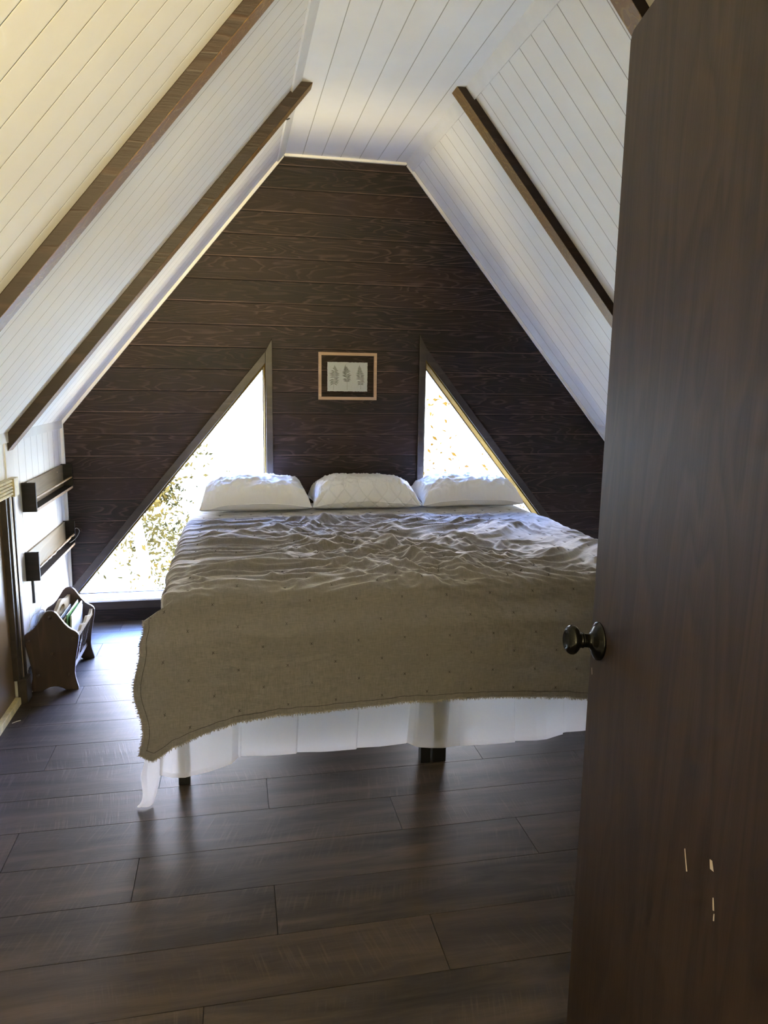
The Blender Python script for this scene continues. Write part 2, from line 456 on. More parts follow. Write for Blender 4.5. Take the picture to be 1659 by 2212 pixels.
# white perimeter trims on the far wall
def trim(n, o, lab): return struct(o, lab, 'trim')
tn = 0
def next_trim():
    global tn; tn += 1; return 'trim_%d' % tn
k = .014
Al, Bl, dl, nl = slope_dir(-1); Ar, Br, dr, nr = slope_dir(1)
def perim(A, B, d, n, w_=.017):
    p = A + n*w_; q = p + d*((ZC-w_-p.z)/d.z)
    return [(A.x, A.z), (B.x, B.z), (q.x, q.z), (p.x, p.z)]
trim(0, MB().prism(perim(Al, Bl, dl, nl), 1, D-.012, D).build(next_trim(), M['white']), 'white strip where the left slope meets the dark gable')
trim(0, MB().prism([(Bl.x, ZC), (Br.x, ZC), (Br.x-.012, ZC-k), (Bl.x+.012, ZC-k)], 1, D-.018, D).build(next_trim(), M['white']), 'white strip where the flat ceiling meets the dark gable')
trim(0, MB().prism(perim(Ar, Br, dr, nr), 1, D-.012, D).build(next_trim(), M['white']), 'white strip where the right slope meets the dark gable')
trim(0, MB().box(XK, XK+.016, D-.018, D, .0, ZK).build(next_trim(), M['white']), 'white upright strip in the corner of left knee wall and gable')
trim(0, MB().box(XKR-.03, XKR-.012, D-.018, D, 0, ZKR).build(next_trim(), M['white']), 'white upright strip in the corner of right knee wall and gable')

# rafters
BEAMS = [(-1, 2.225, .090, .038, 'near', 'nearest dark rafter crossing the left sloping ceiling'),
         (-1, 3.603, .085, .050, 'far', 'dark rafter on left slope ending above the wall shelves'),
         (1, 2.245, .085, .038, 'near', 'dark rafter on right slope above the open brown door'),
         (1, 3.492, .085, .042, 'far', 'dark rafter on right slope nearest the far gable wall')]
for side, y0, t, e, _, lab in BEAMS:
    A, B, d, n = slope_dir(side)
    A2 = A + n*e
    xk = A.x
    lo = A2 + d*((xk - A2.x)/d.x)                 # plumb cut at the knee wall
    hi = A2 + d*((ZC - A2.z)/d.z)                 # level cut at the ceiling
    Bt = A + d*((ZC - A.z)/d.z)
    b = MB()
    poly = [(A.x, A.z), (lo.x, lo.z), (hi.x, hi.z), (Bt.x, Bt.z)]
    b.prism(poly, 1, y0, y0+t)
    # underside strip is a paler, more golden colour than the sides
    b.mi = [1 if i == 3 else 0 for i in range(len(b.f))]
    o = b.build('ceiling_beam', [M['beam'], M['beam_under']], None, .0025)
    tag(o, lab, 'beam', 'exposed rafters')

# flat boards covering the joints of slope and ceiling, and slope and knee wall, in the bays between rafters
for side in (-1, 1):
    A, B, d, n = slope_dir(side)
    ys = [NEAR] + [v for b in BEAMS if b[0] == side for v in (b[1], b[1]+b[2])] + [D-.018]
    for i in range(0, len(ys), 2):
        wd = .058; tk = .011
        p0 = B - d*.001; p1 = B - d*wd
        q1 = p1 + n*tk; q0 = q1 + d*((ZC - q1.z)/d.z)
        where = ('by the camera end', 'between the rafters', 'next to the gable')[i//2]
        sd = 'left' if side < 0 else 'right'
        trim(0, MB().prism([(p0.x, p0.z), (p1.x, p1.z), (q1.x, q1.z), (q0.x, q0.z)], 1, ys[i], ys[i+1]).build(next_trim(), M['white'], None, .0015), 'white batten at the top of the %s slope %s' % (sd, where))
        x0, x1 = (XK, XK+.013) if side < 0 else (XKR-.025, XKR-.012)
        if side < 0: fb = MB().box(x0, x1, ys[i], ys[i+1], 1.215, 1.262)
        else:
            q0 = A + d*((1.19-A.z)/d.z); q1 = A + d*((1.245-A.z)/d.z)
            fb = MB().prism([(q0.x, q0.z), (q1.x, q1.z), ((q1+n*.011).x, (q1+n*.011).z), ((q0+n*.011).x, (q0+n*.011).z)], 1, ys[i], ys[i+1])
        trim(0, fb.build(next_trim(), M['white'], None, .0015), 'white batten at the foot of the %s slope %s' % (sd, where))
# upright flat board under the far left rafter
trim(0, MB().box(XK, XK+.006, 3.565, 3.686, 0.10, 1.215).build(next_trim(), M['white'], None, .001), 'white upright board on the knee wall under the left rafter')

# floor: planks across the room
P0, PW, PL = 1.817, .2065, 1.27
JO = {8: -.754, 5: -.75, 2: .538, 3: .096, 1: .948, 0: .092, -1: .524, 11: -.767, 4: .969, 6: -.20, 7: .33, 9: .12, 10: -.35, -2: -.1, -3: .33}
fm = MB(); seeds = []
k = math.floor((NEAR-P0)/PW)
while P0 + k*PW < D+.02:
    y0, y1 = max(NEAR-.02, P0+k*PW), min(D+.02, P0+(k+1)*PW)
    x = JO.get(k, random.uniform(-.6, .6))
    while x > -1.1: x -= PL
    while x < 2.75:
        a, b_ = max(x, -1.1), min(x+PL, 2.75)
        if b_-a > .01:
            g = .0011
            fm.box(a+g, b_-g, y0+g, y1-g, -.012, 0.)
            sv = random.random(); seeds += [sv]*6
        x += PL
    k += 1
nf = len(fm.f)
fm.box(-1.1, 2.75, NEAR-.05, D+.05, -.06, -.006, mi=1); seeds += [0.]*6
fo = fm.build('floor', [M['floor'], M['floor_gap']], fix=False)
at = fo.data.attributes.new('seed', 'FLOAT', 'FACE'); at.data.foreach_set('value', seeds)
struct(fo, 'dark brown wood plank floor', 'floor')
# baseboards
struct(MB().box(XK, XK+.016, 3.60, D-.02, 0, .10).build('baseboard_left', M['dark_trim'], None, .002), 'dark baseboard along the left knee wall', 'baseboard')
struct(MB().box(XKR-.028, XKR-.012, .5, D-.02, 0, .10).build('baseboard_right', M['dark_trim'], None, .002), 'dark baseboard along the right knee wall', 'baseboard')

# near gable with a large window (behind the camera, added for warm fill light) and the partition that carries the open door
NO = [(-1.15, -.02), (2.8, -.02), (2.8, 1.00), (1.15, 2.93), (.25, 2.93), (-1.15, 1.20)]
NW = (-.60, 2.02, .60, 2.20)
nw = MB()
x0, x1, z0, z1 = NW
nw.box(-1.15, x0, NEAR-.12, NEAR, -.02, 1.9).box(x1, 2.8, NEAR-.12, NEAR, -.02, 1.9)
nw.box(x0, x1, NEAR-.12, NEAR, -.02, z0).box(-1.15, 2.8, NEAR-.12, NEAR, z1, 2.95)
nw.box(-1.15, x0, NEAR-.12, NEAR, 1.9, z1).box(x1, 2.8, NEAR-.12, NEAR, 1.9, z1)
struct(nw.build('wall_near', M['gable']), 'dark boarded gable wall behind the camera', 'wall')
wn = MB()
for a in ((x0, x0+.05, z0, z1), (x1-.05, x1, z0, z1), (x0, x1, z0, z0+.05), (x0, x1, z1-.05, z1), ((x0+x1)/2-.025, (x0+x1)/2+.025, z0, z1)):
    wn.box(a[0], a[1], NEAR-.08, NEAR-.03, a[2], a[3])
wn = wn.build('window_3', M['white']); struct(wn, 'wide two-light window added in the gable behind the camera for fill light', 'window')
MB().add([(x0, NEAR-.055, z0), (x1, NEAR-.055, z0), (x1, NEAR-.055, z1), (x0, NEAR-.055, z1)], [(0, 1, 2, 3)]).build('glass', M['glass'], wn, fix=False)

# foreground door
U = Vector((-.122, -.9925, 0)); N = Vector((-.9925, .122, 0)); E0 = Vector((.656, 1.226, 0)); DWID = .76
hinge = E0 + U*DWID
px = hinge.x + .03
part = [(px, 0), (XKR, 0), (XKR-.012, ZKR), (CR, ZC), (px, ZC)]
struct(MB().prism(part, 1, .33, .43).build('wall_partition', M['gable']), 'dark boarded partition beside the doorway', 'wall')
def dpt(a, z, off=0.): return E0 + U*a + N*off + Vector((0, 0, z))
top0 = 2.076; tsl = .117
dm = MB()
outline = [(0., .008), (0., top0-.012), (.004, top0-.003), (.012, top0+.002), (DWID, top0+tsl*DWID), (DWID, .008)]
front = [dpt(a, z) for a, z in outline]; back = [dpt(a, z, -.036) for a, z in outline]
n_ = len(outline)
dm.add(front+back, [tuple(range(n_)), tuple(reversed(range(n_, 2*n_)))] + [(i, n_+i, n_+(i+1) % n_, (i+1) % n_) for i in range(n_)])
door = dm.build('door_1', M['door'], None, .0015)
struct(door, 'dark brown flush door standing open in the right foreground', 'door')
R0 = dpt(.040, 1.040); AX = N + Vector((0, 0, .07))
knob = MB().lathe([(.030, .010), (.032, .0135), (.036, .0145), (.038, .0125), (.0395, .0160), (.0415, .0205), (.0455, .0250), (.0500, .0272), (.0545, .0268), (.0585, .0245), (.0605, .0228), (.0613, .0205), (.0622, .0200), (.0632, .0180), (.0634, .0165), (.0615, .0140), (.0605, .0080), (.0602, .0)], R0, AX, 48).build('door_knob', M['bronze'], door)
MB().lathe([(0, .035), (.0035, .0352), (.0055, .0345), (.0062, .0325), (.008, .031), (.0125, .0240), (.0155, .0165), (.018, .0135), (.022, .0128), (.030, .0130), (.0312, .0145), (.0325, .0140), (.033, .011)], R0, AX, 48).build('rosette', M['bronze'], knob)
sc = MB()
for a, z, w_, h_, sk in ((.409, .852, .003, .030, .010), (.466, .889, .009, .014, .003), (.481, .842, .004, .018, .003), (.484, .826, .003, .012, .0), (.0155, .972, .0025, .014, .003), (.15, .715, .002, .002, 0),):
    q = [dpt(a, z-h_/2, .0006), dpt(a+w_, z-h_/2+.002, .0006), dpt(a+w_*.7-sk, z+h_/2, .0006), dpt(a-sk, z+h_/2-.002, .0006)]
    sc.add(q, [(0, 1, 2, 3)])
sm = sc.build('scuff_mark', M['scuff'], door); sm['label'] = 'pale bare chips in the varnish'

# small door in the left knee wall
kd = MB().box(XK-.035, XK-.012, DY0+.02, DY1-.025, .035, DZ-.01).build('door_2', M['knee_door'])
struct(kd, 'low golden brown access door in the left knee wall', 'door')
cs = MB()
for a, b_, h_ in ((3.497, 3.522, .012), (3.522, 3.5445, .020), (3.5515, 3.570, .018), (3.570, 3.592, .024)):
    cs.box(XK-.03, XK+h_, a, b_, .117, .975)
cs.build('casing', M['dark_trim'], kd, .002)
MB().box(XK, XK+.021, 3.5448, 3.5512, .117, .975).build('brass_strip', M['brass'], kd)
hd = MB().box(XK, XK+.018, DY0-.05, 3.567, .975, 1.055)
for i in range(5):
    z = .983 + i*.0148
    hd.prism([(XK+.018, z), (XK+.030, z+.002), (XK+.026, z+.010), (XK+.018, z+.011)], 1, DY0-.05, 3.561)
hd.build('fluted_header', M['header'], kd, .001)
MB().box(XK, XK+.034, 3.567, 3.634, .972, 1.056).build('header_end_block', M['header'], kd, .002)
MB().box(XK, XK+.040, 3.508, 3.592, 0, .117).build('plinth_block', M['dark_trim'], kd, .003)
MB().box(XK-.05, XK+.012, DY0, 3.508, 0, .034).build('threshold', M['header'], kd, .002)
MB().box(XK-.12, XK-.05, DY0-.02, DY1+.02, -.01, 1.0).build('cupboard_back', M['dark_trim'], kd)

# ------------------------------------------------------------------ bed
BX0, BX1, BY0, BY1, BH = -.225, 1.742, 2.620, 4.640, .745
bed = thing('bed', (.76, 3.6, 0), 'king bed on black square legs under the linen coverlet', 'bed')
mt = MB().box(BX0+.01, BX1-.01, BY0+.01, BY1, .47, BH-.028).build('mattress', M['mattress'], bed, .04)
for x0, x1 in ((BX0+.012, .752), (.766, BX1-.012)):
    MB().box(x0, x1, BY0+.02, BY1-.01, .415, .468).build('bed_base', M['dark_trim'], bed, .008)
for x0, x1 in ((-.230, -.188), (.709, .750), (.759, .814), (1.69, 1.732)):
    for y0 in (2.650, 3.6, 4.56):
        y1 = y0 + .042
        MB().box(x0, x1, y0, y1, 0, .417).build('leg', M['black'], bed, .003)
# feet glides
for x0, x1 in ((-.230, -.188), (.709, .750), (.759, .814)):
    pass

# bed skirt
def sstep(a, b, x):
    t = max(0., min(1., (x-a)/(b-a))); return t*t*(3-2*t)
def lerp_tab(tab, x):
    if x <= tab[0][0]: return tab[0][1]
    for (a, va), (b, vb) in zip(tab, tab[1:]):
        if x <= b: return va + (vb-va)*(x-a)/(b-a)
    return tab[-1][1]
sk = thing('bed_skirt', (.76, 2.6, 0), 'sheer white bed skirt hanging below the coverlet', 'bed skirt')
hemy = [(-.287, 2.565), (-.242, 2.540), (-.196, 2.532), (-.116, 2.557), (-.033, 2.603), (-.008, 2.648), (.001, 2.645), (.106, 2.640), (.212, 2.638), (.318, 2.635), (.445, 2.632), (.557, 2.640), (.645, 2.645), (.679, 2.605), (.732, 2.592), (.788, 2.588), (.864, 2.588), (.957, 2.580), (1.053, 2.579), (1.213, 2.582), (1.30, 2.612), (1.318, 2.619), (1.407, 2.627), (1.60, 2.60), (1.75, 2.60)]
rows = []
NX = 900
for j in range(15):
    f = j/14.; z = .455 - (.455-.097)*f
    row = []
    for i in range(NX):
        x = -.287 + (1.75+.287)*i/(NX-1)
        y = lerp_tab(hemy, x)
        for xp in (.0, .212, .445, .647, 1.08, 1.30):
            if xp-.004 < x < xp+.09: y += .010*sstep(xp-.003, xp+.003, x)*(1-(x-xp)/.09 if x > xp else 1)
        fold = .004*math.sin(x*23)+.003*math.sin(x*61+1) if abs(x-.76) < .09 else .0015*math.sin(x*31)
        xx_ = x
        if f < 1: xx_ = x + (1-f)*.012*(1 if x < .8 else -1)
        row.append((xx_, 2.604*(1-f) + y*f + fold*(1-f*.3), z + (.0)))
    rows.append(row)
# right panel front and double hem
MB().grid(rows).build('front_panel', M['sheer'], sk, fix=False)
hem = [[(p[0], p[1]-.0025, z_) for p in rows[-1]] for z_ in (.114, .105, .0965)]
MB().grid(hem).build('hem_band', M['sheer'], sk, fix=False)
rows = [[(BX1+.012 + .02*j/5., 2.64+1.96*i/20, .455-.36*j/5.) for i in range(21)] for j in range(6)]
MB().grid(rows).build('side_panel', M['sheer'], sk, fix=False)
# corner end of the left panel, curling and trailing on the floor
cl = [[(-.338, 2.575, .30), (-.325, 2.590, .30), (-.305, 2.600, .30), (-.285, 2.605, .30), (-.272, 2.62, .30)],
      [(-.335, 2.572, .20), (-.325, 2.585, .20), (-.305, 2.592, .20), (-.285, 2.598, .20), (-.270, 2.61, .20)],
      [(-.338, 2.565, .145), (-.328, 2.578, .145), (-.305, 2.584, .145), (-.288, 2.586, .145), (-.276, 2.60, .145)],
      [(-.349, 2.552, .112), (-.335, 2.562, .112), (-.312, 2.568, .112), (-.294, 2.572, .112), (-.282, 2.585, .112)],
      [(-.347, 2.545, .080), (-.333, 2.552, .079), (-.315, 2.556, .078), (-.300, 2.560, .078), (-.288, 2.572, .078)],
      [(-.342, 2.540, .048), (-.330, 2.542, .046), (-.318, 2.546, .044), (-.306, 2.549, .044), (-.296, 2.560, .044)],
      [(-.345, 2.534, .024), (-.334, 2.533, .024), (-.322, 2.536, .022), (-.311, 2.540, .020), (-.303, 2.550, .020)],
      [(-.354, 2.528, .012), (-.342, 2.524, .013), (-.328, 2.524, .012), (-.316, 2.528, .008), (-.309, 2.540, .006)],
      [(-.366, 2.530, .003), (-.352, 2.520, .004), (-.336, 2.516, .004), (-.322, 2.518, .003), (-.314, 2.530, .002)]]
co = MB().grid(cl).build('corner_panel', M['sheer'], sk, fix=False)
ss = co.modifiers.new('smooth', 'SUBSURF'); ss.levels = 2; ss.render_levels = 3
# hem fold on the corner panel
hf = [[(r_[0][0]-.002, r_[0][1]-.004, r_[0][2]), ((r_[0][0]+r_[1][0])/2, (r_[0][1]+r_[1][1])/2-.006, r_[0][2]), (r_[1][0]+.003+.02*max(0, min(1, (.10-r_[0][2])/.08))*0, r_[1][1]-.003, r_[1][2])] for r_ in cl[2:]]
hfo = MB().grid(hf).build('corner_hem', M['sheer'], sk, fix=False)
ss = hfo.modifiers.new('smooth', 'SUBSURF'); ss.levels = 2; ss.render_levels = 3

# ------------------------------------------------------------------ coverlet
def ridged(v, s_):
    return 1 - abs(noise.noise(Vector(v)*s_))
FOLDS = [((.28, 3.62), (.46, 3.90), .020, .035), ((.44, 3.88), (.66, 4.02), .028, .045), ((.50, 3.30), (.72, 3.16), .018, .03),
         ((.55, 3.12), (.70, 3.20), .040, .055), ((.68, 3.20), (.76, 2.93), .034, .035), ((.76, 2.95), (.86, 2.80), .022, .03),
         ((.90, 2.80), (.98, 2.92), .030, .04), ((.62, 2.95), (.72, 2.72), .020, .03), ((-.05, 3.50), (.20, 3.66), .018, .03),
         ((.05, 3.0), (.35, 3.08), .014, .035), ((1.0, 3.35), (1.25, 3.2), .014, .035), ((.30, 3.20), (.50, 3.34), .016, .03),
         ((-.12, 2.85), (.12, 2.98), .014, .03), ((.10, 2.80), (.45, 2.72), .010, .03), ((.75, 3.55), (1.0, 3.75), .014, .03),
         ((.98, 2.92), (1.25, 2.85), .012, .03), ((.2, 4.02), (.42, 3.92), .012, .025)]
def seg_ridge(x, y):
    h = 0.
    for (ax_, ay), (bx, by), hh, ww in FOLDS:
        dx, dy = bx-ax_, by-ay; L2 = dx*dx+dy*dy
        t = max(-.25, min(1.25, ((x-ax_)*dx+(y-ay)*dy)/L2))
        px_, py = ax_+dx*t, ay+dy*t
        q = math.hypot(x-px_, y-py)/ww
        if q < 3: h += hh*math.exp(-q*q*1.2) * (1-.6*abs(t-.5))
    return h
def wrinkle(u, s_, top):
    """height of the creases at fabric coordinates (x across, s along)"""
    wu = u + .05*noise.noise(Vector((u*3, s_*3, 7.)))
    ws = s_ + .05*noise.noise(Vector((u*3, s_*3, 17.)))
    ang = .35*noise.noise(Vector((u*1.1, s_*1.1, 3.)))*2
    ca, sa = math.cos(ang), math.sin(ang)
    a, b = wu*ca - ws*sa, wu*sa + ws*ca
    r1 = ridged((a*.55, b*1.5, 1.3), 4.2)
    r2 = ridged((a*.6, b*1.7, 9.1), 10.5)
    r3 = ridged((a*.8, b*1.6, 4.4), 24.)
    return r1**5*.026*top + r2**5*.022*(.10+.90*top) + r3**3*.0085*(.2+.8*top)
OVL, OVR, HR = .125, .30, .055
hem_z = [(-.36, .186), (-.30, .155), (-.235, .205), (-.112, .258), (.0, .290), (.138, .308), (.308, .310), (.48, .314), (.663, .318), (.85, .312), (1.037, .305), (1.20, .292), (1.362, .276), (1.55, .262), (1.75, .225), (2.1, .2)]
L_TOP = BY1 - .02 - BY0
L_DROP = .44
def coverlet_pos(a_u, s_):
    """a_u: x position before folding (may lie outside the bed); s_: 0 at the head, L_TOP at foot edge, then down the drop (0..1)"""
    al = max(0., BX0 - a_u); ar = max(0., a_u - BX1)
    xin = min(max(a_u, BX0), BX1)
    ex = 0.
    if s_ <= L_TOP:
        y = BY1 - .02 - s_; z = BH; front = 0.; f01 = 0.; nrm = Vector((0, 0, 1))
        q = L_TOP - s_
        if q < HR:                                    # rounded foot edge, first half
            t = (1 - q/HR)*math.pi/4
            z = BH - HR*(1-math.cos(t)); y = BY0 + HR*(1-math.sin(t)) - .0
            nrm = Vector((0, -math.sin(t), math.cos(t)))
    else:
        f01 = (s_-L_TOP)/L_DROP
        zb = lerp_tab(hem_z, a_u) + .005*noise.noise(Vector((a_u*9, 0, 1))) + .003*noise.noise(Vector((a_u*31, 0, 5)))
        t = math.pi/4 + min(1., f01/.10)*math.pi/4
        z0 = BH - HR
        if f01 < .10:
            z = BH - HR*(1-math.cos(t)); y = BY0 + HR*(1-math.sin(t))
            nrm = Vector((0, -math.sin(t), math.cos(t)))
        else:
            g = (f01-.10)/.90
            z = z0 + (zb - z0)*g; y = BY0 - .045*sstep(0, .25, g) - .030*g - .008*math.sin(a_u*4.1+.6)*g
            nrm = Vector((0, -1, 0))
    drop = BH - z
    p = Vector((xin, y, z))
    if al > 0:
        th = math.pi/2 - (math.pi/2 - R(33))*sstep(0, .022, drop) - R(33)*sstep(.05, .20, drop)
        rr = .04
        side_drop = al
        if drop < .02:
            k_ = 1 - sstep(0, .02, drop)
            t = min(al/rr, math.pi/2)
            hx = rr*math.sin(t); hz = rr*(1-math.cos(t)) + max(0., al - rr*math.pi/2)
            d1 = Vector((-hx, 0, -hz))
            d2 = Vector((-math.cos(th)*al, -.01*al, -math.sin(th)*al))
            p += d1*k_ + d2*(1-k_)
            if k_ > .5: nrm = Vector((-math.sin(t), 0, math.cos(t)))
        else:
            p += Vector((-math.cos(th)*al, .12*al*math.sin(z*9+1), -math.sin(th)*al))
        p.x += .012*math.sin(z*21+2)*min(1, al/.1)*sstep(.05, .2, drop)
    if ar > 0:
        rr = .06; t = min(ar/rr, math.pi/2)
        hx = rr*math.sin(t) + .25*max(0., ar-rr*math.pi/2)*.3; hz = rr*(1-math.cos(t)) + max(0., ar - rr*math.pi/2)
        p += Vector((hx, 0, -hz if s_ <= L_TOP else 0))
        if s_ <= L_TOP: nrm = Vector((math.sin(t), 0, math.cos(t)))
    return p, nrm, drop
cv = thing('coverlet', (.76, 3.5, .745), 'crumpled natural linen coverlet with tufted stitches spread over the bed', 'coverlet')
NU, NS1, NS2 = 430, 330, 96
us = [BX0 - OVL + (BX1+OVR-BX0+OVL)*i/(NU-1) for i in range(NU)]
ss_ = [L_TOP*j/(NS1-1) for j in range(NS1)] + [L_TOP + L_DROP*(j+1)/NS2 for j in range(NS2)]
TU, TS = .175, .15
def tuft_dimple(u, s_):
    # staggered lattice of tufts
    r_ = round(s_/(TS/2)); best = 9.
    for k_ in (r_-1, r_, r_+1):
        off = (TU/2) if k_ % 2 else 0.
        c = round((u-off)/TU)*TU + off
        best = min(best, math.hypot(u-c, s_-k_*TS/2))
    return best
def cov_parts(u, s_):
    p, nrm, drop = coverlet_pos(u, s_)
    if s_ <= L_TOP:
        y = BY1-.02-s_
        head = sstep(.40, .75, s_)
        foot = sstep(0, .12, L_TOP-s_)
        amp = (.4 + .6*sstep(0, .14, u-BX0))*(.35 + .65*sstep(0, .40, BX1-u))*(.12 + .88*head*(.35+.65*foot))
        h = wrinkle(u, s_, amp*1.05) + seg_ridge(u, y)*head
        h += .008*noise.noise(Vector((u*2.2, s_*2.2, .5)))*head
        if s_ < .42: h *= .5
    else:
        f01 = (s_-L_TOP)/L_DROP
        h = wrinkle(u, s_, .10*(1-f01*.4)) + .006*noise.noise(Vector((u*3, s_*3, 2.5)))*f01
        e = sstep(.0, .16, u-(BX0-OVL))
        h += (1-e)*.006*noise.noise(Vector((u*20, s_*11, 4.)))
    td = tuft_dimple(u, s_)
    h -= .0035*math.exp(-(td/.018)**2)
    return p, nrm, h
def cov(u, s_, lift=0.):
    p, nrm, h = cov_parts(u, s_)
    return p + nrm*(h+lift)
BASE = []; HT = []
for s_ in ss_:
    r1_, r2_ = [], []
    for u in us:
        p, nrm, h = cov_parts(u, s_); r1_.append((p, nrm)); r2_.append(h)
    BASE.append(r1_); HT.append(r2_)
for _ in range(2):
    nh = []
    for j, row in enumerate(HT):
        up_, dn_ = HT[max(j-1, 0)], HT[min(j+1, len(HT)-1)]
        nh.append([(2*row[i] + row[max(i-1, 0)] + row[min(i+1, NU-1)] + up_[i] + dn_[i])/6. for i in range(NU)])
    HT = nh
rows = [[b[0] + b[1]*h for b, h in zip(br_, hr_)] for br_, hr_ in zip(BASE, HT)]
MB().grid(rows).build('linen_cloth', M['linen'], cv, fix=False)
# stitched border line and frayed edge
hemrow = rows[-1]
edge = [rows[j][0] for j in range(NS1-6, NS1+NS2)] + hemrow[1:]
inner_dir = [Vector((1, 0, 0))]*(len(edge)-len(hemrow)+1) + [Vector((0, 0, 1))]*(len(hemrow)-1)
fr = MB()
random.seed(3)
for i in range(len(edge)-1):
    a, b = edge[i], edge[i+1]
    out = -inner_dir[i]
    for q in range(3):
        p = a.lerp(b, random.random()); t = (b-a).normalized()
        L = random.uniform(.002, .008)*(.6+.8*abs(noise.noise(p*30))); w_ = random.uniform(.0010, .0024)
        o_ = out*L + Vector((random.uniform(-.004, .004), random.uniform(-.006, .003), random.uniform(-.004, .003)))
        fr.add([p - t*w_ - out*.004, p + t*w_ - out*.004, p + o_ + t*w_*.4, p + o_ - t*w_*.4], [(0, 1, 2, 3)])
f_o = fr.build('frayed_edge', M['fringe'], cv, fix=False); f_o['kind'] = 'stuff'
def hem_strip():
    m_ = MB(); pr_ = []
    # seam 22 mm inside the edges of the drop
    zseg = [(u, L_TOP + L_DROP*(1-.055)) for u in us if u > BX0-OVL+.022]
    xseg = [(BX0-OVL+.024, s_) for s_ in ss_[NS1-4:NS1+NS2-5]]
    for seg in (xseg, zseg):
        pts = [cov(u, s_, .0015) for u, s_ in seg]
        m_.tube(pts, .0008, 5)
    return m_
hem_strip().build('hem_seam', M['stitch'], cv, fix=False)
# cross stitches
st = MB(); r_ = 0; L_ALL = L_TOP + L_DROP*.97
k_ = 5
while k_*TS/2 < L_ALL:
    s0 = k_*TS/2
    off = (TU/2) if k_ % 2 else 0.
    c = math.ceil((BX0-OVL+.02-off)/TU)
    while c*TU+off < BX1-.02:
        u0 = c*TU+off
        if u0 > BX0-OVL+.03:
            h_ = .0045
            for sg in (-1, 1):
                pts = []
                for t in (-1, 0, 1):
                    sa_ = min(s0 + t*h_, L_ALL)
                    pts.append(cov(u0 + sg*t*h_*.8, sa_, .0020))
                st.tube(pts, .0008, 4)
        c += 1
    k_ += 1
so = st.build('tuft_stitching', M['stitch'], cv, fix=False); so['label'] = 'small dark cross stitches'; so['kind'] = 'stuff'

# ------------------------------------------------------------------ pillows
def pillow(cx, cy, rz, Lx, Ly, H, mt_, label, seed, quilt=0):
    nu, nv = 90, 60
    o = thing('pillow', (cx, cy, BH+.010), label, 'pillow', 'white pillows across the head of the bed')
    def P(i, j, top):
        u = -1 + 2*i/(nu-1); v = -1 + 2*j/(nv-1)
        u_ = math.copysign(abs(u)**.8, u); v_ = math.copysign(abs(v)**.8, v)
        f = max(0., (1-abs(u_)**3.2)*(1-abs(v_)**3.0))**.46
        pin = 1 - .07*(1-abs(u_)**2)*abs(v_)**2
        pix = 1 - .06*(1-abs(v_)**2)*abs(u_)**2
        x = u_*Lx/2*pix; y = v_*Ly/2*pin
        e = .052 - .024*(abs(u_*v_))**2 + .012*noise.noise(Vector((u*2+seed, v*2, 0)))
        wr = 0.
        edge = max(abs(u_), abs(v_))
        if top:
            z = e + (H-e)*f*(1+.10*noise.noise(Vector((u*1.3, v*1.3, seed))))
            w1 = ridged((u*1.4+seed, v*1.2, seed), 2.6)**5*.012 + ridged((u*2.2, v*1.4+seed, seed), 5.)**5*.008
            rad = ridged((math.atan2(v, u*1.5)*2.2+seed, edge*.7, seed*.5), 3.2)**4*.009*sstep(.45, .95, edge)
            wr = (w1 + rad)*min(1., (1-edge)*12)
        else:
            z = e*(1-f**.5) - .0
            wr = 0.
        return (x, y, max(z+wr, 0.))
    m_ = MB()
    m_.grid([[P(i, j, True) for i in range(nu)] for j in range(nv)])
    m_.grid([[P(i, j, False) for i in reversed(range(nu))] for j in range(nv)])
    # seam piping along the edge
    ring = [P(i, 0, True) for i in range(nu)] + [P(nu-1, j, True) for j in range(nv)] + [P(i, nv-1, True) for i in reversed(range(nu))] + [P(0, j, True) for j in reversed(range(nv))]
    me = MB(); me.v, me.f, me.sm, me.mi = m_.v, m_.f, m_.sm, m_.mi
    ob = me.build('pillowcase', mt_, None, fix=False); ob.parent = o
    rg = MB().tube(ring, .0028, 6, caps=False).build('edge_seam', mt_, None, fix=False); rg.parent = o
    o.rotation_euler = (0, 0, rz)
    return o
pillow(.118, 4.455, R(.6), .640, .43, .190, M['pillowcase'], 'plump smooth white pillow in front of the left window', 2.1)
pillow(.775, 4.460, R(-.6), .650, .42, .183, M['quilted_cotton'], 'white diamond-quilted pillow between the two smooth ones', 5.7, 1)
pillow(1.438, 4.470, R(.6), .650, .42, .180, M['pillowcase'], 'smooth white pillow with pointed corner in front of the right window', 8.3)

# ------------------------------------------------------------------ framed ferns
pf = thing('picture_frame', (.715, D-.012, 1.545), 'pale wood framed picture of three dried ferns on dark wall', 'picture')
x0, x1, z0, z1, fw = .529, .901, 1.398, 1.693, .0185
fm_ = MB()
for q in ([(x0, z0), (x1, z0), (x1-fw, z0+fw), (x0+fw, z0+fw)], [(x1, z0), (x1, z1), (x1-fw, z1-fw), (x1-fw, z0+fw)], [(x1, z1), (x0, z1), (x0+fw, z1-fw), (x1-fw, z1-fw)], [(x0, z1), (x0, z0), (x0+fw, z0+fw), (x0+fw, z1-fw)]):
    fm_.prism(q, 1, D-.022, D-.001)
fm_.build('frame', M['oak'], pf, .001)
MB().box(x0+fw-.002, x1-fw+.002, D-.0165, D-.0150, z0+fw-.002, z1-fw+.002).build('glass', M['glass'], pf)
pp = []
X0, X1, Z0, Z1 = .586, .842, 1.4515, 1.633
for i in range(41): pp.append((X0+(X1-X0)*i/40, Z0 + random.uniform(-.0012, .0012)))
for i in range(31): pp.append((X1 + random.uniform(-.0010, .0010), Z0+(Z1-Z0)*i/30))
for i in range(41): pp.append((X1-(X1-X0)*i/40, Z1 + random.uniform(-.0012, .0012)))
for i in range(31): pp.append((X0 + random.uniform(-.0010, .0010), Z1-(Z1-Z0)*i/30))
